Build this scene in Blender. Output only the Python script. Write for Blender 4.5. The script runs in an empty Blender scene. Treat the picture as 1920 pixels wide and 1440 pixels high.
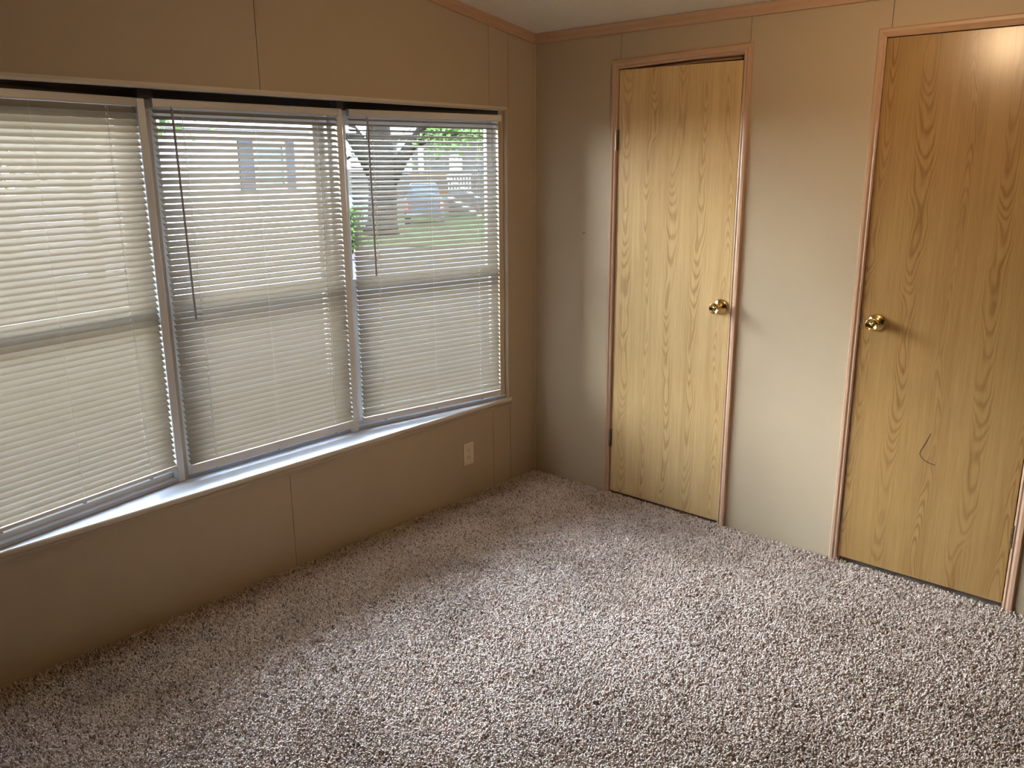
import bpy, bmesh, math, random
from mathutils import Vector, Matrix
random.seed(7)
sc = bpy.context.scene
COL = sc.collection
R = math.radians

# ------------------------------------------------------------------ camera
cam_d = bpy.data.cameras.new('camera'); cam = bpy.data.objects.new('camera', cam_d); COL.objects.link(cam)
cam_d.sensor_fit = 'HORIZONTAL'; cam_d.sensor_width = 36.0
cam_d.lens = 1577.455 / 1920 * 36.0
cam_d.clip_start = .02; cam_d.clip_end = 500
YAW, PIT, ROL = 0.842877, -0.253091, -0.006453
_cy, _sy, _cp, _sp = math.cos(YAW), math.sin(YAW), math.cos(PIT), math.sin(PIT)
_f = Vector((_sy*_cp, _cy*_cp, _sp)); _r = Vector((_cy, -_sy, 0)); _u = _r.cross(_f)
_r2 = _r*math.cos(ROL) + _u*math.sin(ROL); _u2 = -_r*math.sin(ROL) + _u*math.cos(ROL)
m = Matrix(((_r2.x, _u2.x, -_f.x, -3.318), (_r2.y, _u2.y, -_f.y, -2.796), (_r2.z, _u2.z, -_f.z, 1.615), (0, 0, 0, 1)))
cam.matrix_world = m
sc.camera = cam

# ------------------------------------------------------------------ light
sc.view_settings.view_transform = 'Standard'
sc.view_settings.look = 'None'
sc.view_settings.gamma = 1
sc.view_settings.use_curve_mapping = False
sc.view_settings.exposure = 0.26
world = bpy.data.worlds.new('sky'); sc.world = world; world.use_nodes = True
wn = world.node_tree; bgn = wn.nodes['Background']
tc = wn.nodes.new('ShaderNodeTexCoord'); sp = wn.nodes.new('ShaderNodeSeparateXYZ'); rp = wn.nodes.new('ShaderNodeValToRGB')
wn.links.new(tc.outputs['Generated'], sp.inputs[0]); wn.links.new(sp.outputs['Z'], rp.inputs[0]); wn.links.new(rp.outputs[0], bgn.inputs[0])
rp.color_ramp.elements[0].position = 0.0; rp.color_ramp.elements[0].color = (1, .975, .93, 1)
rp.color_ramp.elements[1].position = .7; rp.color_ramp.elements[1].color = (.58, .73, 1, 1)
SKY = 62.0
bgn.inputs[1].default_value = SKY
sun_d = bpy.data.lights.new('sun', 'SUN'); sun_d.energy = 3.0; sun_d.angle = R(1.5); sun_d.color = (1, .95, .86)
sun = bpy.data.objects.new('sun', sun_d); COL.objects.link(sun)
sun.rotation_euler = Vector((-.35, .62, -.95)).to_track_quat('-Z', 'Y').to_euler()
sun.location = (0, -20, 30)
LAMP_W = 112.0
sc.cycles.max_bounces = 12; sc.cycles.diffuse_bounces = 7; sc.cycles.transparent_max_bounces = 24; sc.cycles.transmission_bounces = 8
sc.cycles.use_denoising = True
sc.cycles.sample_clamp_indirect = 6
sc.cycles.use_light_tree = True

# ------------------------------------------------------------------ material helpers
def mat(name, col, rough=.6, metal=0, spec=.5):
    M = bpy.data.materials.new(name); M.use_nodes = True
    b = M.node_tree.nodes['Principled BSDF']
    b.inputs['Base Color'].default_value = (*col, 1); b.inputs['Roughness'].default_value = rough
    b.inputs['Metallic'].default_value = metal; b.inputs['Specular IOR Level'].default_value = spec
    return M
class N:
    """tiny node-graph helper"""
    def __init__(s, M): s.M = M; s.t = M.node_tree; s.b = s.t.nodes.get('Principled BSDF')
    def n(s, typ, **kw):
        x = s.t.nodes.new(typ)
        for k, v in kw.items(): setattr(x, k, v)
        return x
    def l(s, a, b): s.t.links.new(a, b)
    def math(s, op, a, b=None, c=None):
        x = s.n('ShaderNodeMath', operation=op)
        for i, v in enumerate((a, b, c)):
            if v is None: continue
            if isinstance(v, (int, float)): x.inputs[i].default_value = v
            else: s.l(v, x.inputs[i])
        return x.outputs[0]
    def mix(s, f, a, b, mode='MIX'):
        x = s.n('ShaderNodeMix', data_type='RGBA', blend_type=mode)
        for sock, v in ((x.inputs[0], f), (x.inputs[6], a), (x.inputs[7], b)):
            if isinstance(v, (int, float)): sock.default_value = v
            elif isinstance(v, tuple): sock.default_value = (*v, 1)
            else: s.l(v, sock)
        return x.outputs[2]
    def noise(s, vec, scale, detail=3, rough=.5, dist=0):
        x = s.n('ShaderNodeTexNoise'); x.inputs['Scale'].default_value = scale; x.inputs['Detail'].default_value = detail
        x.inputs['Roughness'].default_value = rough; x.inputs['Distortion'].default_value = dist
        if vec is not None: s.l(vec, x.inputs['Vector'])
        return x.outputs['Fac']
    def mapping(s, vec, scale=(1, 1, 1), loc=(0, 0, 0)):
        x = s.n('ShaderNodeMapping'); x.inputs['Scale'].default_value = scale; x.inputs['Location'].default_value = loc
        s.l(vec, x.inputs['Vector']); return x.outputs[0]
    def ramp(s, f, pts):
        x = s.n('ShaderNodeValToRGB'); e = x.color_ramp.elements
        while len(e) < len(pts): e.new(.5)
        for el, (p, c) in zip(e, pts): el.position = p; el.color = (*c, 1) if len(c) == 3 else c
        s.l(f, x.inputs[0]); return x.outputs[0]
    def bump(s, h, strength, dist=.001):
        x = s.n('ShaderNodeBump'); x.inputs['Strength'].default_value = strength; x.inputs['Distance'].default_value = dist
        s.l(h, x.inputs['Height']); s.l(x.outputs[0], s.b.inputs['Normal'])
def coords(g): return g.n('ShaderNodeTexCoord').outputs['Object']
def wcoords(g): return g.n('ShaderNodeNewGeometry').outputs['Position']

def noisy(name, c1, c2, scale, rough=.6, bump=0, bscale=None, bd=.001, spec=.5, world=True, stretch=(1, 1, 1)):
    M = mat(name, c1, rough, 0, spec); g = N(M)
    v = g.mapping(wcoords(g) if world else coords(g), stretch)
    g.l(g.mix(g.noise(v, scale, 4), c1, c2), g.b.inputs['Base Color'])
    if bump: g.bump(g.noise(v, bscale or scale*4, 3), bump, bd)
    return M

def wood(name, lo, hi, seed=0.0, strip=.125, flip=0, rough=.27, spec=.6, A=15., B=5200.):
    """printed oak veneer: columns of cathedral arches between straight grain; X/Y of the face runs across, Z along"""
    M = mat(name, hi, rough, 0, spec); g = N(M)
    sep = g.n('ShaderNodeSeparateXYZ'); g.l(wcoords(g), sep.inputs[0])
    y, z = sep.outputs['Y'], sep.outputs['Z']
    comb = g.n('ShaderNodeCombineXYZ'); g.l(y, comb.inputs[0]); g.l(z, comb.inputs[2]); comb.inputs[1].default_value = seed
    P = comb.outputs[0]
    wob = g.noise(g.mapping(P, (2.2, 1, 1.3)), 1.6, 2)
    wob2 = g.noise(g.mapping(P, (14, 1, 4.5)), 1.4, 3)
    ys = g.math('ADD', g.math('ADD', y, seed), g.math('MULTIPLY', g.math('SUBTRACT', wob, .5), .11))
    q = g.math('DIVIDE', ys, strip)
    cell = g.math('FLOOR', q)
    fr = g.math('SUBTRACT', g.math('FRACT', q), .5)
    wn_ = g.n('ShaderNodeTexWhiteNoise', noise_dimensions='1D'); g.l(g.math('ADD', cell, seed*7.3), wn_.inputs['W'])
    rnd = wn_.outputs['Value']
    u = g.math('MULTIPLY', fr, strip)
    u2 = g.math('MULTIPLY', u, u)
    widthv = g.math('MULTIPLY_ADD', rnd, B*1.1, B*.45)
    arch = g.math('MULTIPLY', u2, widthv)
    # several columns point up, others down
    sgn = g.math('SUBTRACT', g.math('MULTIPLY', g.math('GREATER_THAN', rnd, .5 if flip == 0 else flip), 2), 1)
    zz = g.math('MULTIPLY', g.math('MULTIPLY', z, sgn), A)
    zw = g.math('MULTIPLY', g.math('SUBTRACT', g.noise(g.mapping(P, (3, 1, 1.2)), 2.1, 2), .5), 14.)
    ph = g.math('ADD', g.math('ADD', g.math('ADD', zz, arch), zw), g.math('MULTIPLY', wob2, 1.5))
    s = g.math('SINE', g.math('MULTIPLY', ph, 4.2))
    line = g.math('POWER', g.math('MULTIPLY_ADD', s, .5, .5), 2.2)
    env = g.noise(g.mapping(P, (9, 1, 2.0)), 1.0, 2)
    wd = g.math('MULTIPLY_ADD', rnd, .20, .10)
    mr = g.n('ShaderNodeMapRange', interpolation_type='SMOOTHSTEP'); g.l(g.math('ABSOLUTE', fr), mr.inputs['Value'])
    g.l(wd, mr.inputs['From Min']); g.l(g.math('ADD', wd, .16), mr.inputs['From Max']); mr.inputs['To Min'].default_value = 1; mr.inputs['To Max'].default_value = .10
    line = g.math('MULTIPLY', line, g.math('MULTIPLY', g.math('MULTIPLY_ADD', env, 1.5, -.1), mr.outputs[0]))
    fine = g.noise(g.mapping(P, (420, 1, 9)), 1.0, 3, .6)
    fine2 = g.noise(g.mapping(P, (90, 1, 2.5)), 1.0, 3, .6)
    blot = g.noise(g.mapping(P, (7, 1, 4)), 1.0, 3)
    f = g.math('ADD', g.math('MULTIPLY', line, .40), g.math('MULTIPLY', fine, .46))
    f = g.math('ADD', f, g.math('MULTIPLY', fine2, .42))
    f = g.math('ADD', f, g.math('MULTIPLY', blot, .22))
    col = g.ramp(f, [(.30, hi), (.62, tuple((a+b)/2 for a, b in zip(lo, hi))), (.98, lo)])
    g.l(col, g.b.inputs['Base Color'])
    bs = g.noise(g.mapping(P, (160, 1, 60)), 1.0, 2)
    g.bump(g.math('ADD', g.math('MULTIPLY', fine, .4), bs), .10, .0006)
    return M

# interior
WALLC = (.44, .345, .235)
m_wall = noisy('wall_vinyl', WALLC, (.42, .327, .22), 5, .55, .12, 900, .0004, .35)
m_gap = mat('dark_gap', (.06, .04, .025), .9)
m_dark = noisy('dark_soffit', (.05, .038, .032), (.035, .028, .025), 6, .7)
m_ceil = noisy('ceiling_texture', (.90, .85, .75), (.87, .82, .72), 30, .9, .9, 150, .004, .2)
m_door1 = wood('oak_print', (.42, .26, .10), (.74, .53, .265), seed=.37)
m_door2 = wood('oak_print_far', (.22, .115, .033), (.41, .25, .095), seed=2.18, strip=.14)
m_trim = noisy('trim_print', (.52, .33, .22), (.42, .26, .165), 2.2, .34, .1, 60, .0005, .5, stretch=(30, 30, 3))
m_trimh = noisy('trim_print_level', (.52, .33, .205), (.41, .25, .15), 2.2, .42, .1, 60, .0005, .5, stretch=(2, 2, 40))
m_raw = mat('raw_edge', (.66, .55, .46), .8)
m_sill = noisy('sill_white', (.54, .565, .625), (.52, .54, .60), 8, .30, 0, spec=.5)
m_nose = noisy('sill_nose', (.62, .53, .42), (.56, .47, .36), 10, .5)
m_vinyl = noisy('vinyl_white', (.80, .81, .83), (.76, .77, .79), 6, .35)
m_post = noisy('post_beige', (.56, .51, .44), (.52, .47, .40), 6, .5)
m_plate = mat('outlet_ivory', (.74, .63, .47), .35)
m_slot = mat('slot_dark', (.03, .025, .02), .6)
m_brass = noisy('polished_brass', (.86, .66, .30), (.80, .60, .26), 20, .14); m_brass.node_tree.nodes['Principled BSDF'].inputs['Metallic'].default_value = 1
m_steel = mat('hinge_metal', (.28, .22, .15), .35, 1)
m_rail = noisy('blind_rail', (.72, .68, .64), (.70, .66, .62), 8, .35)
m_cord = mat('cord_white', (.85, .83, .80), .7)
m_wand = mat('wand_plastic', (.34, .30, .29), .25)

# blind slats: thin translucent vinyl
def slat_mat(name, col, tcol, tr):
    M = bpy.data.materials.new(name); M.use_nodes = True; t = M.node_tree; t.nodes.clear()
    o = t.nodes.new('ShaderNodeOutputMaterial'); d = t.nodes.new('ShaderNodeBsdfDiffuse'); tl = t.nodes.new('ShaderNodeBsdfTranslucent')
    gl = t.nodes.new('ShaderNodeBsdfGlossy'); m1 = t.nodes.new('ShaderNodeMixShader'); m2 = t.nodes.new('ShaderNodeMixShader')
    fr = t.nodes.new('ShaderNodeFresnel'); fr.inputs[0].default_value = 1.45
    d.inputs[0].default_value = (*col, 1); tl.inputs[0].default_value = (*tcol, 1); gl.inputs['Roughness'].default_value = .35
    m1.inputs[0].default_value = tr
    t.links.new(d.outputs[0], m1.inputs[1]); t.links.new(tl.outputs[0], m1.inputs[2])
    t.links.new(fr.outputs[0], m2.inputs[0]); t.links.new(m1.outputs[0], m2.inputs[1]); t.links.new(gl.outputs[0], m2.inputs[2])
    t.links.new(m2.outputs[0], o.inputs[0]); return M
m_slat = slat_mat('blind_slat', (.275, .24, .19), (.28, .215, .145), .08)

def glass_mat(name, tint=(.93, .96, .95)):
    M = bpy.data.materials.new(name); M.use_nodes = True; t = M.node_tree; t.nodes.clear()
    o = t.nodes.new('ShaderNodeOutputMaterial'); tr = t.nodes.new('ShaderNodeBsdfTransparent'); gl = t.nodes.new('ShaderNodeBsdfGlossy')
    fr = t.nodes.new('ShaderNodeFresnel'); fr.inputs[0].default_value = 1.35; mx = t.nodes.new('ShaderNodeMixShader')
    tr.inputs[0].default_value = (*tint, 1); gl.inputs['Roughness'].default_value = .02
    t.links.new(fr.outputs[0], mx.inputs[0]); t.links.new(tr.outputs[0], mx.inputs[1]); t.links.new(gl.outputs[0], mx.inputs[2])
    t.links.new(mx.outputs[0], o.inputs[0]); return M
m_glass = glass_mat('window_glass')

# ------------------------------------------------------------------ mesh helpers
def box(bm, x0, x1, y0, y1, z0, z1):
    v = [bm.verts.new(p) for p in ((x0,y0,z0),(x1,y0,z0),(x1,y1,z0),(x0,y1,z0),(x0,y0,z1),(x1,y0,z1),(x1,y1,z1),(x0,y1,z1))]
    for f in ((0,3,2,1),(4,5,6,7),(0,1,5,4),(1,2,6,5),(2,3,7,6),(3,0,4,7)): bm.faces.new([v[i] for i in f])
def prism(bm, poly, axis, a, b):
    """poly: 2D points; axis 'x','y','z' = extrusion axis from a to b"""
    def P(p, t):
        return {'x': (t, p[0], p[1]), 'y': (p[0], t, p[1]), 'z': (p[0], p[1], t)}[axis]
    A = [bm.verts.new(P(p, a)) for p in poly]; B = [bm.verts.new(P(p, b)) for p in poly]
    n = len(poly)
    bm.faces.new(A); bm.faces.new(B[::-1])
    for i in range(n): bm.faces.new((A[i], B[i], B[(i+1) % n], A[(i+1) % n]))
def tube(bm, pts, r, seg=6, cap=True):
    pts = [Vector(p) for p in pts]; rings = []
    for i, p in enumerate(pts):
        d = (pts[min(i+1, len(pts)-1)] - pts[max(i-1, 0)]).normalized()
        a = d.orthogonal().normalized() if abs(d.z) < .99 else Vector((1, 0, 0)); a = (a - d*a.dot(d)).normalized(); b = d.cross(a)
        rr = r[i] if isinstance(r, (list, tuple)) else r
        rings.append([bm.verts.new(p + (a*math.cos(t) + b*math.sin(t))*rr) for t in [2*math.pi*k/seg for k in range(seg)]])
    for A, B in zip(rings, rings[1:]):
        for k in range(seg): bm.faces.new((A[k], A[(k+1) % seg], B[(k+1) % seg], B[k]))
    if cap: bm.faces.new(rings[0][::-1]); bm.faces.new(rings[-1])
def lathe(bm, prof, seg=40, axis='-x', c=(0, 0, 0)):
    """prof: (radius, distance along axis)"""
    rings = []
    for r, d in prof:
        ring = []
        for k in range(seg):
            t = 2*math.pi*k/seg; a, b = r*math.cos(t), r*math.sin(t)
            p = (-d, a, b) if axis == '-x' else ((a, b, d) if axis == 'z' else (a, d, b))
            ring.append(bm.verts.new(Vector(p) + Vector(c)))
        rings.append(ring)
    for A, B in zip(rings, rings[1:]):
        for k in range(seg): bm.faces.new((A[k], A[(k+1) % seg], B[(k+1) % seg], B[k]))
    bm.faces.new(rings[0][::-1]); bm.faces.new(rings[-1])
def obj(name, bm, material, parent=None, bevel=0, smooth=False, loc=None, seg=1):
    bmesh.ops.recalc_face_normals(bm, faces=bm.faces)
    me = bpy.data.meshes.new(name); bm.to_mesh(me); bm.free()
    o = bpy.data.objects.new(name, me); COL.objects.link(o)
    if material: me.materials.append(material)
    if smooth:
        for p in me.polygons: p.use_smooth = True
    if parent: o.parent = parent
    if loc: o.location = loc
    if bevel:
        b = o.modifiers.new('bevel', 'BEVEL'); b.width = bevel; b.segments = seg; b.limit_method = 'ANGLE'
    return o
def B(name, dims, material, parent=None, bevel=0, seg=1):
    bm = bmesh.new()
    for d in (dims if isinstance(dims[0], (tuple, list)) else [dims]): box(bm, *d)
    return obj(name, bm, material, parent, bevel, seg=seg)
def empty(name, loc=(0, 0, 0), rz=0, kind=None):
    o = bpy.data.objects.new(name, None); COL.objects.link(o); o.location = loc; o.rotation_euler = (0, 0, rz)
    o.empty_display_size = .1
    if kind: o['kind'] = kind
    return o
def tag(o, label, cat, group=None):
    o['label'] = label; o['category'] = cat
    if group: o['group'] = group
    return o
def struct(o): o['kind'] = 'structure'; return o
def cutbox(solid, holes):
    """rectangle (a0,a1,z0,z1) minus rectangular holes -> list of rectangles"""
    rects = [solid]
    for h in holes:
        out = []
        for (a0, a1, z0, z1) in rects:
            b0, b1, c0, c1 = max(a0, h[0]), min(a1, h[1]), max(z0, h[2]), min(z1, h[3])
            if b0 >= b1 or c0 >= c1: out.append((a0, a1, z0, z1)); continue
            if a0 < b0: out.append((a0, b0, z0, z1))
            if b1 < a1: out.append((b1, a1, z0, z1))
            if z0 < c0: out.append((b0, b1, z0, c0))
            if c1 < z1: out.append((b0, b1, c1, z1))
        rects = out
    return rects

# ------------------------------------------------------------------ room shell
XW, YN = -4.9, -4.6            # far ends of the room behind the camera
def zc(x): return 2.228 - .152*x   # sloping ceiling
ZT, ZB = 1.8776, .463          # bay opening
OX0, OX1 = -2.76, -.206
TH = .012

# window wall (gable end), plane y = 0
wall_left = struct(empty('wall_left'))
seams = [-.0, -.195, -.327, -1.531, -2.735, -3.94, XW]
for a1, a0 in zip(seams, seams[1:]):
    bm = bmesh.new()
    g = .0011
    for (x0, x1, z0, z1) in cutbox((a0+g, a1-(g if a1 < 0 else 0), 0, 9), [(OX0, OX1, ZB-.02, ZT)]):
        if z1 > 5:
            prism(bm, [(x0, z0), (x1, z0), (x1, zc(x1)), (x0, zc(x0))], 'y', 0, TH)
        else:
            box(bm, x0, x1, 0, TH, z0, z1)
    obj('wall_panel', bm, m_wall, wall_left)
bm = bmesh.new()
for (x0, x1, z0, z1) in cutbox((XW, .13, -.02, 9), [(OX0-.001, OX1+.001, ZB-.02, ZT+.001)]):
    if z1 > 5: prism(bm, [(x0, z0), (x1, z0), (x1, zc(x1)), (x0, zc(x0))], 'y', TH, .12)
    else: box(bm, x0, x1, TH, .12, z0, z1)
obj('wall_core', bm, m_gap, wall_left)

# closet wall, plane x = 0
D1 = (-1.108, -.494, 2.046)     # opening y0, y1, top
D2 = (-2.278, -1.656, 2.062)
wall_right = struct(empty('wall_right'))
seams = [0, -.504, -1.126, -1.669, -2.89, -4.11, YN]
for a1, a0 in zip(seams, seams[1:]):
    g = .0011; bm = bmesh.new()
    for (y0, y1, z0, z1) in cutbox((a0+g, a1-(g if a1 < 0 else 0), 0, zc(0)), [(D1[0], D1[1], -1, D1[2]), (D2[0], D2[1], -1, D2[2])]):
        box(bm, 0, TH, y0, y1, z0, z1)
    obj('wall_panel', bm, m_wall, wall_right)
bm = bmesh.new()
for (y0, y1, z0, z1) in cutbox((YN, 0, -.02, zc(0)), [(D1[0], D1[1], -1, D1[2]), (D2[0], D2[1], -1, D2[2])]):
    box(bm, TH, .10, y0, y1, z0, z1)
obj('wall_core', bm, m_gap, wall_right)
# dark closets behind the two doors
for (y0, y1, zt) in (D1, D2):
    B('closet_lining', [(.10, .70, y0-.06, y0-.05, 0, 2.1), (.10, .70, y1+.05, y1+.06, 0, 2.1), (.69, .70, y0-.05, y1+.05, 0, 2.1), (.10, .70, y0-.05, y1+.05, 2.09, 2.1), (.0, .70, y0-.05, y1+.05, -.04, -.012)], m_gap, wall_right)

m_bounce_cut = noisy('dark_bounce_cut', (.08, .055, .035), (.06, .04, .025), 3, .6, stretch=(8, 8, 1))  # invented dark finish for the unseen walls, cuts light bounced back into the room
wall_back = struct(B('wall_back', (XW-.08, XW, YN, .12, -.02, zc(XW)+.02), m_bounce_cut))
wall_near = struct(B('wall_near', (XW, .1, YN-.08, YN, -.02, zc(XW)+.02), m_bounce_cut))
bm = bmesh.new(); prism(bm, [(XW-.08, zc(XW-.08)), (.12, zc(.12)), (.12, zc(.12)+.06), (XW-.08, zc(XW-.08)+.06)], 'y', YN-.08, .13)
ceiling = struct(obj('ceiling', bm, m_ceil))

# crown moulding
def crown_prof(): return [(0, -.045), (.010, -.043), (.013, -.030), (.011, -.018), (.015, -.006), (.015, 0), (0, 0)]
bm = bmesh.new(); zt0 = 2.228
prism(bm, [(-d, zt0+h) for d, h in crown_prof()], 'y', YN, -.0)
trim_1 = struct(obj('trim_1', bm, m_trimh))
bm = bmesh.new()
A = [bm.verts.new((0, -d, zc(0)+h)) for d, h in crown_prof()]; Bv = [bm.verts.new((XW, -d, zc(XW)+h)) for d, h in crown_prof()]
n = len(A); bm.faces.new(A); bm.faces.new(Bv[::-1])
for i in range(n): bm.faces.new((A[i], Bv[i], Bv[(i+1) % n], A[(i+1) % n]))
trim_2 = struct(obj('trim_2', bm, m_trimh))
# corner bead where the two walls meet
bm = bmesh.new(); prism(bm, [(0, 0), (-.009, 0), (-.009, -.004), (-.004, -.009), (0, -.009)], 'z', 0, 2.185)
trim_3 = struct(obj('trim_3', bm, m_wall))

# ------------------------------------------------------------------ floor and carpet
m_back = noisy('carpet_backing', (.33, .26, .21), (.28, .22, .18), 60, .95)
floor = struct(B('floor', (XW, .10, YN, .12, -.06, 0), m_back))
m_yarn = mat('carpet_yarn', (.5, .42, .37), .95, 0, .1); g = N(m_yarn)
oi = g.n('ShaderNodeObjectInfo')
c = g.ramp(oi.outputs['Random'], [(0, (.19, .125, .09)), (.11, (.30, .215, .165)), (.25, (.51, .41, .34)), (.65, (.635, .53, .45)), (1, (.77, .67, .58))])
P = wcoords(g)
patch = g.ramp(g.noise(P, 2.3, 3, .6), [(.34, (.76, .74, .72)), (.52, (1, 1, 1)), (1, (1.0, 1, 1))])
g.l(g.mix(1.0, c, patch, 'MULTIPLY'), g.b.inputs['Base Color'])
g.b.inputs['Sheen Weight'].default_value = .25
bm = bmesh.new(); box(bm, -3.9, .0, -3.0, .0, -.004, .0005)
for x0, x1, y0, y1 in ((.0, .04, D1[0], D1[1]), (.0, .04, D2[0], D2[1])): pass
pile = obj('carpet_pile', bm, m_back, floor); pile['kind'] = 'stuff'
ng = bpy.data.node_groups.new('pile', 'GeometryNodeTree')
ng.interface.new_socket('Geometry', in_out='INPUT', socket_type='NodeSocketGeometry')
ng.interface.new_socket('Geometry', in_out='OUTPUT', socket_type='NodeSocketGeometry')
gi = ng.nodes.new('NodeGroupInput'); go = ng.nodes.new('NodeGroupOutput')
grid = ng.nodes.new('GeometryNodeMeshGrid'); grid.inputs['Size X'].default_value = 3.9; grid.inputs['Size Y'].default_value = 3.0
grid.inputs['Vertices X'].default_value = 2; grid.inputs['Vertices Y'].default_value = 2
tf = ng.nodes.new('GeometryNodeTransform'); tf.inputs['Translation'].default_value = (-1.95, -1.5, -.001)
dp = ng.nodes.new('GeometryNodeDistributePointsOnFaces'); dp.inputs['Density'].default_value = 42000
cone = ng.nodes.new('GeometryNodeMeshCone'); cone.inputs['Vertices'].default_value = 5; cone.inputs['Radius Top'].default_value = .0019
cone.inputs['Radius Bottom'].default_value = .0024; cone.inputs['Depth'].default_value = .013
ip = ng.nodes.new('GeometryNodeInstanceOnPoints')
rv = ng.nodes.new('FunctionNodeRandomValue'); rv.data_type = 'FLOAT_VECTOR'; rv.inputs[0].default_value = (-.65, -.65, 0); rv.inputs[1].default_value = (.65, .65, 6.28)
rs = ng.nodes.new('FunctionNodeRandomValue'); rs.data_type = 'FLOAT'; rs.inputs['Min'].default_value = .75; rs.inputs['Max'].default_value = 1.35; rs.inputs['Seed'].default_value = 5
sm = ng.nodes.new('GeometryNodeSetMaterial'); sm.inputs['Material'].default_value = m_yarn
jn = ng.nodes.new('GeometryNodeJoinGeometry')
L = ng.links.new
L(grid.outputs[0], tf.inputs[0]); L(tf.outputs[0], dp.inputs[0]); L(dp.outputs[0], ip.inputs['Points'])
L(cone.outputs['Mesh'], sm.inputs[0]); L(sm.outputs[0], ip.inputs['Instance']); L(rv.outputs[0], ip.inputs['Rotation']); L([s for s in rs.outputs if s.enabled][0], ip.inputs['Scale'])
L(ip.outputs[0], jn.inputs[0]); L(gi.outputs[0], jn.inputs[0]); L(jn.outputs[0], go.inputs[0])
md = pile.modifiers.new('pile', 'NODES'); md.node_group = ng

# ------------------------------------------------------------------ doors
KNOB = [(.034, 0), (.034, .003), (.033, .006), (.030, .009), (.024, .012), (.017, .015), (.0125, .020), (.0115, .028), (.0125, .034), (.017, .041), (.0215, .049), (.0235, .056), (.0235, .060), (.0222, .0625), (.0205, .0615), (.0195, .058), (.010, .0555), (.0075, .056), (.0073, .0585), (.0001, .059)]
def knob(parent, y, z, label):
    bm = bmesh.new(); lathe(bm, KNOB, 48, '-x', (0, y, z))
    k = obj('knob', bm, m_brass, parent, smooth=True); k['label'] = label
    return k
def hinge(parent, y, z0, z1):
    bm = bmesh.new(); h = (z1-z0)/5
    for i in range(5): tube(bm, [(-.006, y, z0+i*h+.0006), (-.006, y, z0+(i+1)*h-.0006)], .0055, 10)
    box(bm, -.0015, .001, y-.010, y+.004, z0, z1)
    o = obj('hinge', bm, m_steel, parent); o['label'] = 'dark metal hinge'
    return o
def casing(parent, y0, y1, oy0, oy1, zi_l, zi_r, zo_l, zo_r, m):
    """y1 = inner side nearer the corner (left), y0 = inner side right; profiled flat casing"""
    def side(a, b, zt):  # a = inner, b = outer
        s = 1 if b > a else -1; w = abs(b-a)
        pr = [(0, a), (-.007, a), (-.010, a+s*w*.18), (-.008, a+s*w*.32), (-.012, a+s*w*.55), (-.012, a+s*w*.86), (-.006, b), (0, b)]
        return pr
    for a, b, zi, zo in ((y1, oy1, zi_l, zo_l), (y0, oy0, zi_r, zo_r)):
        bm = bmesh.new(); pr = side(a, b, 0)
        bot = [bm.verts.new((p[0], p[1], 0)) for p in pr]
        top = [bm.verts.new((p[0], p[1], zi + (zo-zi)*abs(p[1]-a)/abs(b-a))) for p in pr]
        k = len(pr); bm.faces.new(bot); bm.faces.new(top[::-1])
        for i in range(k): bm.faces.new((bot[i], top[i], top[(i+1) % k], bot[(i+1) % k]))
        obj('casing', bm, m_trim, parent)
    bm = bmesh.new()
    prof = [(0, 0), (-.007, 0), (-.010, .18), (-.008, .32), (-.012, .55), (-.012, .86), (-.006, 1), (0, 1)]
    Lf = [bm.verts.new((x, y1+(oy1-y1)*t, zi_l+(zo_l-zi_l)*t)) for x, t in prof]
    Rt = [bm.verts.new((x, y0+(oy0-y0)*t, zi_r+(zo_r-zi_r)*t)) for x, t in prof]
    k = len(prof); bm.faces.new(Lf); bm.faces.new(Rt[::-1])
    for i in range(k): bm.faces.new((Lf[i], Rt[i], Rt[(i+1) % k], Lf[(i+1) % k]))
    obj('casing', bm, m_trimh, parent)
def jamb(parent, D):
    B('jamb', [(-.001, .10, D[0]-.004, D[0]+.001, 0, D[2]), (-.001, .10, D[1]-.001, D[1]+.004, 0, D[2]), (-.001, .10, D[0], D[1], D[2]-.001, D[2]+.004),
               (.040, .052, D[0], D[0]+.012, 0, D[2]), (.040, .052, D[1]-.012, D[1], 0, D[2]), (.040, .052, D[0], D[1], D[2]-.012, D[2])], m_trim, parent)

door_1 = struct(empty('door_1', (0, 0, 0)))
bm = bmesh.new(); prism(bm, [(-1.1015, .021), (-.4985, .021), (-.4985, 2.0310), (-1.0995, 2.0245)], 'x', .001, .036)
slab = obj('door_slab', bm, m_door1, door_1, .0012)
slab['label'] = 'narrow light oak grained flush door leaf'
knob(slab, -1.0595, 1.017, 'polished brass door knob')
hinge(door_1, -.4945, 1.685, 1.775); hinge(door_1, -.4945, .255, .345)
casing(door_1, -1.106, -.4955, -1.141, -.461, 2.0335, 2.0505, 2.0745, 2.0885, m_trim)
jamb(door_1, D1)

door_2 = struct(empty('door_2', (0, 0, 0)))
bm = bmesh.new(); prism(bm, [(-2.2720, .028), (-1.6578, .028), (-1.6578, 2.0530), (-2.2720, 2.0500)], 'x', .001, .036)
slab2 = obj('door_slab', bm, m_door2, door_2, .0012)
slab2['label'] = 'wider oak grained flush door leaf'
knob(slab2, -1.722, 1.024, 'polished brass door knob')
B('latch_plate', (-.0006, .004, -1.6665, -1.6590, .995, 1.052), m_steel, slab2)
hinge(door_2, -2.2755, 1.60, 1.69); hinge(door_2, -2.2755, .99, 1.08); hinge(door_2, -2.2755, .255, .345)
casing(door_2, -2.2765, -1.6575, -2.312, -1.6265, 2.055, 2.052, 2.0865, 2.090, m_trim)
jamb(door_2, D2)
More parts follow.
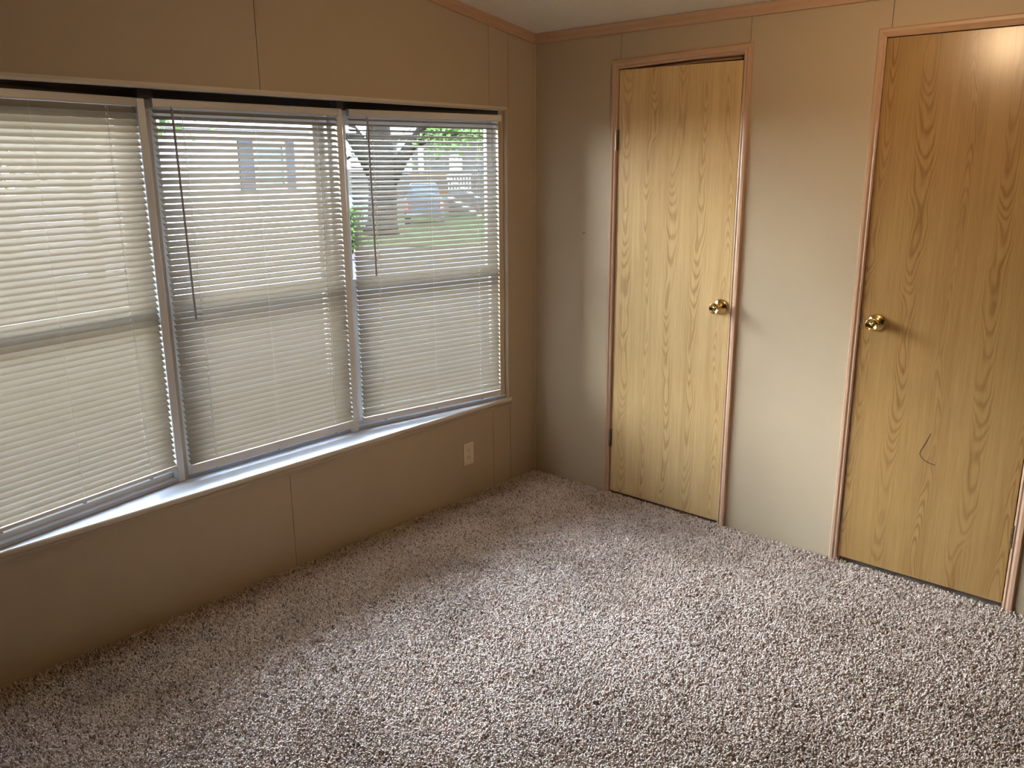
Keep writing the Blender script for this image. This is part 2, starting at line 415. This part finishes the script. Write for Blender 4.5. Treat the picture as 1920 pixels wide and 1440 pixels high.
# pencil-like scratch on the second door, a curved hairline
bm = bmesh.new()
pts = [(-1.960, .625), (-1.951, .600), (-1.942, .575), (-1.932, .552), (-1.930, .538), (-1.938, .525), (-1.950, .516), (-1.968, .509), (-1.988, .506)]
tube(bm, [(.0008, y, z) for y, z in pts], .0014, 5)
o = obj('scratch', bm, m_slot, slab2); o['label'] = 'thin curved dark scratch'

# small nail left in the closet wall
bm = bmesh.new(); tube(bm, [(.002, -.316, 1.303), (-.010, -.3165, 1.300)], .0022, 8); tube(bm, [(-.010, -.3165, 1.300), (-.0115, -.3165, 1.2998)], .0042, 10)
tag(obj('nail', bm, m_steel), 'small bare nail sticking out of the beige closet wall left of the narrow door', 'nail')

# ------------------------------------------------------------------ outlet
ou = empty('wall_outlet', (-.511, 0, .237)); tag(ou, 'ivory duplex wall outlet low on the beige wall under the window', 'outlet')
B('cover_plate', (-.035, .035, -.0055, 0, -.057, .057), m_plate, ou, .003, 2)
for dz in (.0195, -.0195):
    bm = bmesh.new(); prism(bm, [(.0165*math.cos(t)*1.0, dz+.0145*math.sin(t)) for t in [math.pi*2*k/20 for k in range(20)]], 'y', -.0075, -.005)
    rc = obj('socket', bm, m_plate, ou)
    B('slot', [(-.0075, -.0055, -.0078, -.006, dz+.000, dz+.008), (.0055, .0075, -.0078, -.006, dz+.0008, dz+.0072)], m_slot, rc)
    bm = bmesh.new(); prism(bm, [(.0024*math.cos(t), dz-.006+.0024*math.sin(t)) for t in [math.pi*2*k/10 for k in range(10)]], 'y', -.0078, -.006)
    obj('slot', bm, m_slot, rc)
bm = bmesh.new(); prism(bm, [(.003*math.cos(t), .003*math.sin(t)) for t in [math.pi*2*k/12 for k in range(12)]], 'y', -.0068, -.005)
obj('screw', bm, m_plate, ou)

# ------------------------------------------------------------------ bay window
PTS = [(-2.68, .02), (-1.905, .17), (-1.075, .17), (-.215, .02)]
bay = struct(empty('trim_4'))          # bay surround: seat board, nose, apron, soffit, posts, reveals
poly_out = [(OX0, .0), (-2.68, .02), (-1.905, .17), (-1.075, .17), (-.215, .02), (OX1, 0)]
seat = [(OX0, -.006), (OX1+.004, -.006), (OX1+.004, .06), (-.215, .14), (-1.06, .30), (-1.92, .30), (OX0, .16)]
bm = bmesh.new(); prism(bm, seat, 'z', ZB-.020, ZB)
obj('sill_board', bm, m_sill, bay)
bm = bmesh.new(); prism(bm, [(-.006, ZB-.020), (-.012, ZB-.018), (-.016, ZB-.010), (-.016, ZB-.001), (-.013, ZB+.003), (-.006, ZB+.003), (-.004, ZB)], 'x', OX0-.03, OX1+.008)
obj('sill_nose', bm, m_nose, bay)
bm = bmesh.new(); prism(bm, [(0, ZB-.020), (-.011, ZB-.020), (-.012, ZB-.026), (-.007, ZB-.036), (-.007, ZB-.044), (0, ZB-.046)], 'x', OX0-.03, OX1+.012)
obj('apron', bm, m_wall, bay)
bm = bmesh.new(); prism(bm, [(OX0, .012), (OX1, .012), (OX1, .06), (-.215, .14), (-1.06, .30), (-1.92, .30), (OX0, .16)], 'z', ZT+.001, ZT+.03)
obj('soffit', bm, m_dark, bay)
# rounded wall edge strips around the opening
bm = bmesh.new(); prism(bm, [(-.003, ZT-.001), (.012, ZT-.008), (.030, ZT-.008), (.030, ZT+.002), (-.003, ZT+.009)], 'x', OX0, OX1)
obj('edge_bead', bm, m_nose, bay)
bm = bmesh.new(); prism(bm, [(OX1, -.002), (OX1-.004, .003), (OX1-.006, .012), (OX1-.006, .034), (OX1+.004, .034), (OX1+.010, -.002)], 'z', ZB, ZT)
obj('edge_bead', bm, m_wall, bay)
# reveal piece closing the right end
B('reveal', (OX1-.001, OX1+.02, .012, .10, ZB, ZT+.02), m_wall, bay)
B('reveal', (OX0-.02, OX0, .012, .20, ZB, ZT+.02), m_wall, bay)
# mullion posts
B('post', (-1.925, -1.897, .137, .30, ZB, 1.8476), m_vinyl, bay, .002)
B('post', (-1.896, -1.876, .150, .30, ZB, 1.8476), m_post, bay, .002)
B('post', (-1.104, -1.074, .128, .30, ZB, 1.8476), m_vinyl, bay, .002)

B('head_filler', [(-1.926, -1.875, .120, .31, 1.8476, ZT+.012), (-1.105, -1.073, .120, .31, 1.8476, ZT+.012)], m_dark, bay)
def window(idx, P, Q, x0, x1, lj=.012):
    a = math.atan2(Q[1]-P[1], Q[0]-P[0])
    w = empty('window_%d' % idx, (P[0], P[1], 0), a, 'structure')
    zb, zt, zm = .500, 1.845, 1.115
    # frame ring, ledge at its foot, head board above it
    B('frame', [(x0, x1, .004, .095, ZB, zb), (x0, x1, .004, .095, zt-.02, zt), (x0, x0+lj, .010, .095, zb, zt), (x1-.012, x1, .010, .095, zb, zt)], m_vinyl, w, .0015)
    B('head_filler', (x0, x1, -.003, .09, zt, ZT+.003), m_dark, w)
    if idx == 3: B('side_casing', (.843, x1+.004, -.004, .012, ZB, ZT), m_wall, w)
    B('ledge', (x0, x1, -.022, .006, ZB, ZB+.016), m_sill, w, .002)
    fx0, fx1 = x0+lj, x1-.012
    # upper sash (outer track), lower sash (inner track)
    for nm, z0, z1, y0, y1 in (('upper_sash', zm-.012, zt-.02, .064, .088), ('lower_sash', zb, zm+.022, .036, .062)):
        s = B(nm, [(fx0, fx0+.032, y0, y1, z0, z1), (fx1-.032, fx1, y0, y1, z0, z1), (fx0+.032, fx1-.032, y0, y1, z0, z0+.034), (fx0+.032, fx1-.032, y0, y1, z1-.036, z1)], m_vinyl, w, .002)
        B('pane', (fx0+.028, fx1-.028, (y0+y1)/2, (y0+y1)/2+.003, z0+.03, z1-.03), m_glass, s)
    return w
L1 = math.dist(PTS[0], PTS[1]); L2 = math.dist(PTS[1], PTS[2]); L3 = math.dist(PTS[2], PTS[3])
window(1, PTS[0], PTS[1], 0, L1-.012)
window(2, PTS[1], PTS[2], .026, L2-.030, .034)
window(3, PTS[2], PTS[3], .002, L3-.004, .042)

# ------------------------------------------------------------------ blinds
PITCH = .0213
def slat_mesh(w):
    bm = bmesh.new(); n = 6; hw = .0125
    rows = []
    for i in range(n+1):
        t = -1 + 2*i/n; y = hw*t; z = .0013*(1-t*t)
        rows.append([bm.verts.new((0, y, z)), bm.verts.new((w, y, z))])
    for a, b in zip(rows, rows[1:]): bm.faces.new((a[0], a[1], b[1], b[0]))
    me = bpy.data.meshes.new('slat'); bm.to_mesh(me); bm.free()
    me.materials.append(m_slat)
    for p in me.polygons: p.use_smooth = True
    return me
def blind(P, Q, label, yo, x0, x1, hx0, hx1, zh0, zh1, zbot, tilt, cords, wand=None, rail_h=.014, gap=0):
    a = math.atan2(Q[1]-P[1], Q[0]-P[0])
    b = empty('window_blind', (P[0], P[1], 0), a)
    tag(b, label, 'blind', 'white mini blinds in the bay window')
    # headrail: U channel with caps
    h = B('headrail', [(hx0+.001, hx1-.001, yo-.0125, yo-.0115, zh0, zh1), (hx0+.001, hx1-.001, yo+.0115, yo+.0125, zh0, zh1), (hx0+.001, hx1-.001, yo-.0125, yo+.0125, zh0, zh0+.001),
                       (hx0+.001, hx1-.001, yo-.0125, yo-.009, zh1-.001, zh1), (hx0+.001, hx1-.001, yo+.009, yo+.0125, zh1-.001, zh1)], m_rail, b)
    B('end_cap', (hx0-.0005, hx0+.002, yo-.0132, yo+.0132, zh0-.0008, zh1+.0008), m_sill, h)
    B('end_cap', (hx1-.002, hx1+.0005, yo-.0132, yo+.0132, zh0-.0008, zh1+.0008), m_sill, h)
    B('bottom_rail', (x0, x1, yo-.0115, yo+.0115, zbot, zbot+rail_h), m_rail, b, .003, 2)
    me = slat_mesh(x1-x0)
    z = zh0 - .012
    zlow = zbot + rail_h + .010
    n = int((z - zlow)/PITCH) + 1
    pitch = (z-zlow)/(n-1)
    for i in range(n):
        zz = z - i*pitch
        o = bpy.data.objects.new('slat', me); COL.objects.link(o); o.parent = b
        o.location = (x0 + random.uniform(-.0006, .0006), yo, zz - .001)
        o.rotation_euler = (R(tilt(zz) + random.uniform(-.8, .8)), 0, 0)
    for k, x in enumerate(cords):
        bm = bmesh.new()
        tube(bm, [(x, yo-.0135, zh0), (x, yo-.0135, zbot+.004)], .00035, 4)
        tube(bm, [(x, yo+.0135, zh0), (x, yo+.0135, zbot+.004)], .00035, 4)
        obj('ladder_cord', bm, m_cord, b)
        if k != 1:
            bm = bmesh.new(); tube(bm, [(x, yo-.001, zh0), (x, yo-.001, zbot)], .0013, 6)
            obj('lift_cord', bm, m_cord, b)
        B('cord_button', (x-.006, x+.006, yo-.014, yo+.0, zbot-.0035, zbot+.004), m_sill, b, .001)
    if wand:
        wx0, wx1, wz = wand
        bm = bmesh.new(); tube(bm, [(wx0, yo-.022, zh0-.004), (wx1, yo-.026, wz)], .0042, 8)
        wd = obj('tilt_wand', bm, m_wand, b); wd['label'] = 'dark translucent tilt wand'
        bm = bmesh.new(); tube(bm, [(wx0, yo-.010, zh0+.004), (wx0, yo-.019, zh0-.001), (wx0, yo-.020, zh0-.012)], .0014, 6)
        obj('hook', bm, m_steel, wd)
    return b
def lerp(z, pts):
    pts = sorted(pts)
    if z <= pts[0][0]: return pts[0][1]
    for (a, u), (b, v) in zip(pts, pts[1:]):
        if z <= b: return u + (v-u)*(z-a)/(b-a)
    return pts[-1][1]
blind(PTS[0], PTS[1], 'white mini blind tilted nearly shut, leftmost and nearest of the three in the bay window', -.014,
      .008, .7700, .006, .775, 1.8215, 1.8475, .517, lambda z: lerp(z, [(.5, 31), (.6, 33), (.9, 40.5), (1.3, 51), (1.6, 58), (1.8, 62)]), (.11, .392, .655))
blind(PTS[1], PTS[2], 'white half-tilted mini blind in the middle window, its deep bottom rail hanging over the sill', -.040,
      .027, .800, .026, .802, 1.8195, 1.8475, .490, lambda z: lerp(z, [(.5, 35), (.7, 38), (1.0, 42), (1.25, 46), (1.45, 44), (1.8, 33)]), (.135, .415, .705), (.088, .098, 1.075), .034)
blind(PTS[2], PTS[3], 'white open-tilted mini blind in the rightmost window, showing lawn and tree between its slats', -.030,
      .038, .818, .038, .835, 1.8205, 1.8480, .494, lambda z: lerp(z, [(.5, 35), (.7, 38), (.9, 40), (1.05, 41), (1.2, 40), (1.4, 33), (1.6, 27), (1.8, 21)]), (.15, .43, .70), (.118, .125, 1.155), .026)

# ------------------------------------------------------------------ ceiling light in the room (above and left of the view)
lp = empty('pendant_light', (-1.0, -1.833, 0)); tag(lp, 'white globe pendant light hanging from the sloped ceiling', 'lamp')
zc0 = zc(-1.0)
bm = bmesh.new(); lathe(bm, [(.065, zc0+.012), (.065, zc0-.012), (.03, zc0-.03), (.006, zc0-.034), (.006, 2.215), (.022, 2.21), (.03, 2.20), (.03, 2.17)], 32, 'z')
obj('canopy_and_rod', bm, m_brass, lp, smooth=True)
m_globe = mat('lamp_glass', (1, .9, .75), .4); gb = m_globe.node_tree.nodes['Principled BSDF']
gb.inputs['Emission Color'].default_value = (1, .70, .40, 1); gb.inputs['Emission Strength'].default_value = LAMP_W
bm = bmesh.new(); bmesh.ops.create_uvsphere(bm, u_segments=24, v_segments=14, radius=.06)
obj('lamp_globe', bm, m_globe, lp, smooth=True, loc=(0, 0, 2.125))

# ------------------------------------------------------------------ outside
G = -.75
m_grass = noisy('lawn', (0.0078, 0.0136, 0.0031), (0.0132, 0.0199, 0.0058), 3, .9, .6, 40, .05)
m_road = noisy('asphalt', (0.0225, 0.0210, 0.0203), (0.0188, 0.0180, 0.0173), 2, .9, .3, 60, .01)
m_conc = noisy('concrete', (0.062, 0.058, 0.054), (0.052, 0.048, 0.045), 1.5, .9)
m_sidl = noisy('siding_lavender', (0.1683, 0.1683, 0.1963), (0.1590, 0.1590, 0.1870), 1, .5)
m_sidc = noisy('siding_cream', (0.0315, 0.0293, 0.0244), (0.0285, 0.0259, 0.0221), 1, .6)
m_sidt = noisy('siding_tan', (0.0158, 0.0150, 0.0135), (0.0143, 0.0135, 0.0120), 1, .6)
m_white = noisy('white_paint', (0.0563, 0.0581, 0.0600), (0.0525, 0.0544, 0.0563), 2, .5)
m_shut = noisy('shutter_blue_grey', (0.0126, 0.0154, 0.0224), (0.0112, 0.0140, 0.0196), 4, .6)
m_wgl = mat('dark_window', (0.0300, 0.0390, 0.0480), .06)
m_roof = noisy('shingles', (0.0300, 0.0263, 0.0248), (0.0225, 0.0210, 0.0188), 8, .9)
m_bark = noisy('bark', (0.0114, 0.0096, 0.0078), (0.0048, 0.0042, 0.0030), 1.6, .95, 1, 9, .08, stretch=(6, 6, 1))
m_leaf = noisy('leaf', (0.0111, 0.0221, 0.0042), (0.0221, 0.0352, 0.0090), 2, .6)
m_deck = noisy('deck_wood', (0.0221, 0.0135, 0.0064), (0.0173, 0.0101, 0.0049), 4, .7)
m_truck = mat('silver_blue_paint', (0.0187, 0.0221, 0.0266), .35, .1)
m_tire = mat('tyre', (.03, .03, .03), .8)
m_pink = noisy('pink_gravel', (0.0251, 0.0173, 0.0143), (0.0207, 0.0143, 0.0120), 20, .9)

for M in (m_grass, m_road, m_conc, m_sidl, m_sidc, m_sidt, m_white, m_shut, m_wgl, m_roof, m_bark, m_leaf, m_deck, m_truck, m_tire, m_pink):
    M.node_tree.nodes['Principled BSDF'].inputs['Specular IOR Level'].default_value = .02
ground = struct(B('trim_5', (-40, 60, .5, 70, G-.3, G), m_road)); ground.name = 'ground'
lawn = B('lawn', (-.0, 1, 0, 1, G, G+.02), m_grass); lawn.name = 'lawn'
bpy.data.objects.remove(lawn)
# own house's outside wall below and beside the bay, as seen from outside
struct(B('exterior_wall', [(XW, OX0-.03, .121, .16, G, 2.3), (OX1+.03, .6, .121, .16, G, 2.2), (OX0-.03, OX1+.03, .121, .16, G, ZB-.03)], m_sidc))
B_ = B('roof_eave', (XW, .9, .121, .40, 2.30, 2.34), m_white); struct(B_)

FP = Vector((-3.318, -2.796, 0)); PSI = .7347
def farspot(name, D, X=0): # a place D metres out along the view through the right-hand window
    ex = Vector((math.cos(PSI), -math.sin(PSI), 0)); ey = Vector((math.sin(PSI), math.cos(PSI), 0))
    p = FP + ey*D + ex*X
    return empty(name, (p.x, p.y, 0), -PSI)
lw = farspot('lawn', 26); lw['kind'] = 'structure'
B('turf', (-14, 14, 0, 30, G, G+.03), m_grass, lw)

# neighbour's house across the drive
nb = empty('neighbour_house', (3.95, 12, 0)); tag(nb, 'pale lavender-white sided house with a shuttered window, across the driveway', 'house')
W = 3.85
bm = bmesh.new()
z = G
while z < 2.30:     # lap siding courses
    prism(bm, [(-.0, z), (-.022, z), (-.004, z+.20), (0, z+.20)], 'x', 0, W); z += .20
w_ = obj('siding', bm, m_sidl, nb); w_['kind'] = 'stuff'
B('wall', (0, W, .001, 7, G, 2.40), m_sidl, nb)
bm = bmesh.new(); prism(bm, [(-.35, 2.38), (3.5, 3.3), (7.35, 2.38), (7.35, 2.30), (-.35, 2.30)], 'x', -.3, W+.3); obj('roof', bm, m_white, nb)
wz0, wz1 = 1.20, 2.11
B('shutter', (1.59, 1.89, -.06, -.02, wz0, wz1), m_shut, nb); B('shutter', (2.60, 2.82, -.06, -.02, wz0, wz1), m_shut, nb)
fr = B('window_frame', [(1.89, 1.95, -.07, 0, wz0, wz1), (2.54, 2.60, -.07, 0, wz0, wz1), (1.95, 2.54, -.07, 0, wz0, wz0+.06), (1.95, 2.54, -.07, 0, wz1-.05, wz1), (1.95, 2.54, -.06, 0, 1.63, 1.69)], m_white, nb)
B('pane', (1.95, 2.54, -.03, -.025, wz0+.06, wz1-.05), m_wgl, fr)
bm = bmesh.new(); tube(bm, [(1.57, .5, 2.35), (1.57, .5, 2.95)], .05, 10); obj('vent_pipe', bm, m_roof, nb)

# big tree on the far lawn
def tree(name, root, label, limbs, leaves, lr, n, seed, lm=m_leaf, ls=.10):
    tag(root, label, 'tree')
    bm = bmesh.new()
    for pts, rad in limbs: tube(bm, pts, rad, 9)
    obj('trunk', bm, m_bark, root, smooth=True)
    rnd = random.Random(seed); bm = bmesh.new()
    for k in range(n):
        c = Vector(rnd.choice(leaves)) + Vector((rnd.gauss(0, lr), rnd.gauss(0, lr), rnd.gauss(0, lr*.6)))
        a = Vector((rnd.uniform(-1, 1), rnd.uniform(-1, 1), rnd.uniform(-1, 1))).normalized(); b_ = a.orthogonal().normalized()
        s = ls*rnd.uniform(.6, 1.4)
        v = [bm.verts.new(c+p) for p in (a*s, b_*s*.5, -a*s, -b_*s*.5)]
        bm.faces.new(v)
    lf = obj('leaves', bm, lm, root); lf['kind'] = 'stuff'
t = farspot('shade_tree', 31)
tree('shade_tree', t, 'big brown-barked shade tree forking low on the far lawn',
     [([(-1.35, 0, G), (-1.28, 0, -.3), (-1.22, 0, .8), (-1.2, 0, 1.7), (-1.30, .1, 2.6), (-1.3, .2, 4.2)], [.72, .54, .50, .54, .46, .3]),
      ([(-1.35, 0, 1.3), (-1.9, -.1, 2.3), (-2.5, -.2, 3.2), (-3.4, -.4, 4.4)], [.38, .32, .26, .2]),
      ([(-1.05, 0, 1.1), (-.5, 0, 1.9), (.1, .1, 2.7), (.7, .2, 3.6), (1.6, .4, 4.6)], [.36, .24, .18, .14, .1]),
      ([(-.3, 0, 2.2), (.6, -.2, 2.6), (1.5, -.4, 2.75)], [.10, .07, .04])],
     [(-2.4, 0, 4.6), (-.8, 0, 5.0), (.6, 0, 4.3), (1.4, -.3, 3.0), (2.2, 0, 3.1), (.9, -.2, 2.6), (-3.6, 0, 4.4)], .55, 2600, 3)
t2 = empty('leafy_tree', (2.1, 10.6, 0))
tree('leafy_tree', t2, 'bright green leafy tree left of the lavender-white house',
     [([(0, 0, G), (.05, 0, .8), (0, 0, 2.2)], [.14, .11, .07]), ([(0, 0, 1.2), (-.7, 0, 2.4)], [.07, .04]), ([(0, 0, 1.4), (.8, 0, 2.5)], [.07, .04])],
     [(0, 0, 2.6), (-.9, 0, 2.4), (.9, 0, 2.6), (.3, 0, 3.1), (-.5, .2, 1.9)], .45, 1800, 5)
bs = farspot('green_bush', 24, -1.85)
tag(bs, 'bright green leafy bush beside the foot of the far tree', 'bush')
bm = bmesh.new()
for k in range(5): tube(bm, [(0, 0, G), (random.uniform(-.25, .25), random.uniform(-.2, .2), -.1), (random.uniform(-.4, .4), random.uniform(-.3, .3), .35)], [.02, .015, .008], 5)
obj('stem', bm, m_bark, bs)
bm = bmesh.new(); rnd = random.Random(9)
for k in range(700):
    c = Vector((rnd.gauss(0, .17), rnd.gauss(0, .17), rnd.uniform(-.55, .55))); a = Vector((rnd.uniform(-1, 1), rnd.uniform(-1, 1), rnd.uniform(-1, 1))).normalized(); b_ = a.orthogonal(); s = .07
    bm.faces.new([bm.verts.new(c+p) for p in (a*s, b_*s*.5, -a*s, -b_*s*.5)])
o = obj('leaves', bm, m_leaf, bs); o['kind'] = 'stuff'

# far house with porch
fh = farspot('porch_house', 43); tag(fh, 'tan sided house with a wooden porch and stairs beyond the lawn', 'house')
B('wall', (-1.2, 5.5, 0, 6, G, 3.25), m_sidt, fh)
bm = bmesh.new(); z = G
while z < 3.2: prism(bm, [(0, z), (-.02, z), (-.004, z+.2), (0, z+.2)], 'x', -1.2, 5.5); z += .2
s_ = obj('siding', bm, m_sidt, fh); s_['kind'] = 'stuff'
bm = bmesh.new(); prism(bm, [(-.5, 3.15), (-.5, 3.30), (3, 4.4), (6.5, 3.30), (6.5, 3.15)], 'x', -1.6, 6); obj('roof', bm, m_roof, fh)
B('fascia', (-1.6, 6, -.54, -.50, 3.12, 3.32), m_white, fh)
for x0, x1, z0, z1 in ((-.92, -.20, 1.30, 2.75), (.10, .38, 1.30, 2.6), (1.62, 2.26, 1.38, 2.20)):
    f_ = B('window', [(x0, x0+.09, -.08, 0, z0, z1), (x1-.09, x1, -.08, 0, z0, z1), (x0, x1, -.08, 0, z0, z0+.08), (x0, x1, -.08, 0, z1-.08, z1), (x0, x1, -.07, 0, (z0+z1)/2-.04, (z0+z1)/2+.04)], m_white, fh)
    B('pane', (x0+.05, x1-.05, -.04, -.03, z0+.05, z1-.05), mat('sky_lit_window', (.05, .06, .065), .15), f_)
B('deck', (-.4, 1.5, -1.6, 0, .30, .42), m_deck, fh)
B('skirting', (-1.2, 1.5, -1.58, -1.5, G, .30), m_sidc, fh)
B('handrail', (-.4, 1.42, -1.62, -1.54, 1.22, 1.30), m_deck, fh)
for k in range(13): B('baluster', (-.36+k*.145, -.30+k*.145, -1.60, -1.56, .42, 1.22), m_deck, fh)
B('handrail', (1.45, 2.6, -1.66, -1.58, 1.16, 1.28), m_white, fh)
for k in range(8): B('baluster', (1.48+k*.145, 1.55+k*.145, -1.64, -1.60, .42, 1.16), m_white, fh)
for k in range(7): B('step', (1.45+k*.22, 1.72+k*.22, -2.7, -1.7, .26-k*.15, .30-k*.15), m_deck, fh)
bm = bmesh.new()
prism(bm, [(1.4, .22), (1.4, .42), (3.0, -.58), (3.0, -.74)], 'y', -2.74, -2.70); prism(bm, [(1.4, 1.05), (1.4, 1.18), (3.0, .18), (3.0, .05)], 'y', -2.74, -2.68); obj('stringer', bm, m_white, fh)

# silver-blue pickup parked in front of the porch, seen from behind
tk = farspot('pickup_truck', 35.0, .27); tag(tk, 'silver-blue pickup truck parked on the lawn edge in front of the porch house', 'truck')
bm = bmesh.new(); prism(bm, [(-.76, -.30), (.76, -.30), (.78, .32), (.70, .42), (-.70, .42), (-.78, .32)], 'y', 0, 4.6); obj('body', bm, m_truck, tk, .04)
bm = bmesh.new(); prism(bm, [(-.68, .42), (.68, .42), (.56, .92), (.50, .96), (-.50, .96), (-.56, .92)], 'y', 1.6, 3.2); cb = obj('cab', bm, m_truck, tk, .04)
B('rear_window', (-.50, .50, 1.585, 1.60, .50, .86), m_wgl, cb)
B('tailgate', (-.62, .62, -.03, .02, -.14, .34), m_truck, tk, .01)
B('bumper', (-.76, .76, -.14, -.03, -.36, -.22), m_white, tk, .02)
for s in (-1, 1):
    B('tail_light', (s*.70-.06, s*.70+.06, -.035, .0, -.05, .28), mat('red_lens', (.10, .006, .004), .3), tk)
    for y in (.9, 3.7):
        bm = bmesh.new(); prism(bm, [(y+.33*math.cos(t), -.42+.33*math.sin(t)) for t in [2*math.pi*k/20 for k in range(20)]], 'x', s*.70-.11, s*.70+.11); obj('wheel', bm, m_tire, tk)

# cream shed with white skirting behind the tree
sh = farspot('cream_shed', 34, -2.4); tag(sh, 'cream shed with pale lower boards behind the big tree', 'shed')
bm = bmesh.new()
for k in range(9): box(bm, -1.0+k*.22, -.785+k*.22, -.02, 0, .62, 1.55)
o = obj('siding', bm, m_sidc, sh); o['kind'] = 'stuff'
B('wall', (-1.0, .98, 0, 2.4, G, 1.55), m_sidc, sh)
B('skirting', (-1.02, 1.0, -.04, -.021, G, .58), m_white, sh)
bm = bmesh.new(); prism(bm, [(-1.2, 1.5), (0, 2.1), (1.2, 1.5), (1.2, 1.6), (0, 2.2), (-1.2, 1.6)], 'y', -.2, 2.5); obj('roof', bm, m_white, sh)
pk = farspot('gravel_bed', 22.5, -1.6); pk['kind'] = 'structure'
B('gravel', (-1.5, .5, 0, 3.0, G, G+.04), m_pink, pk)
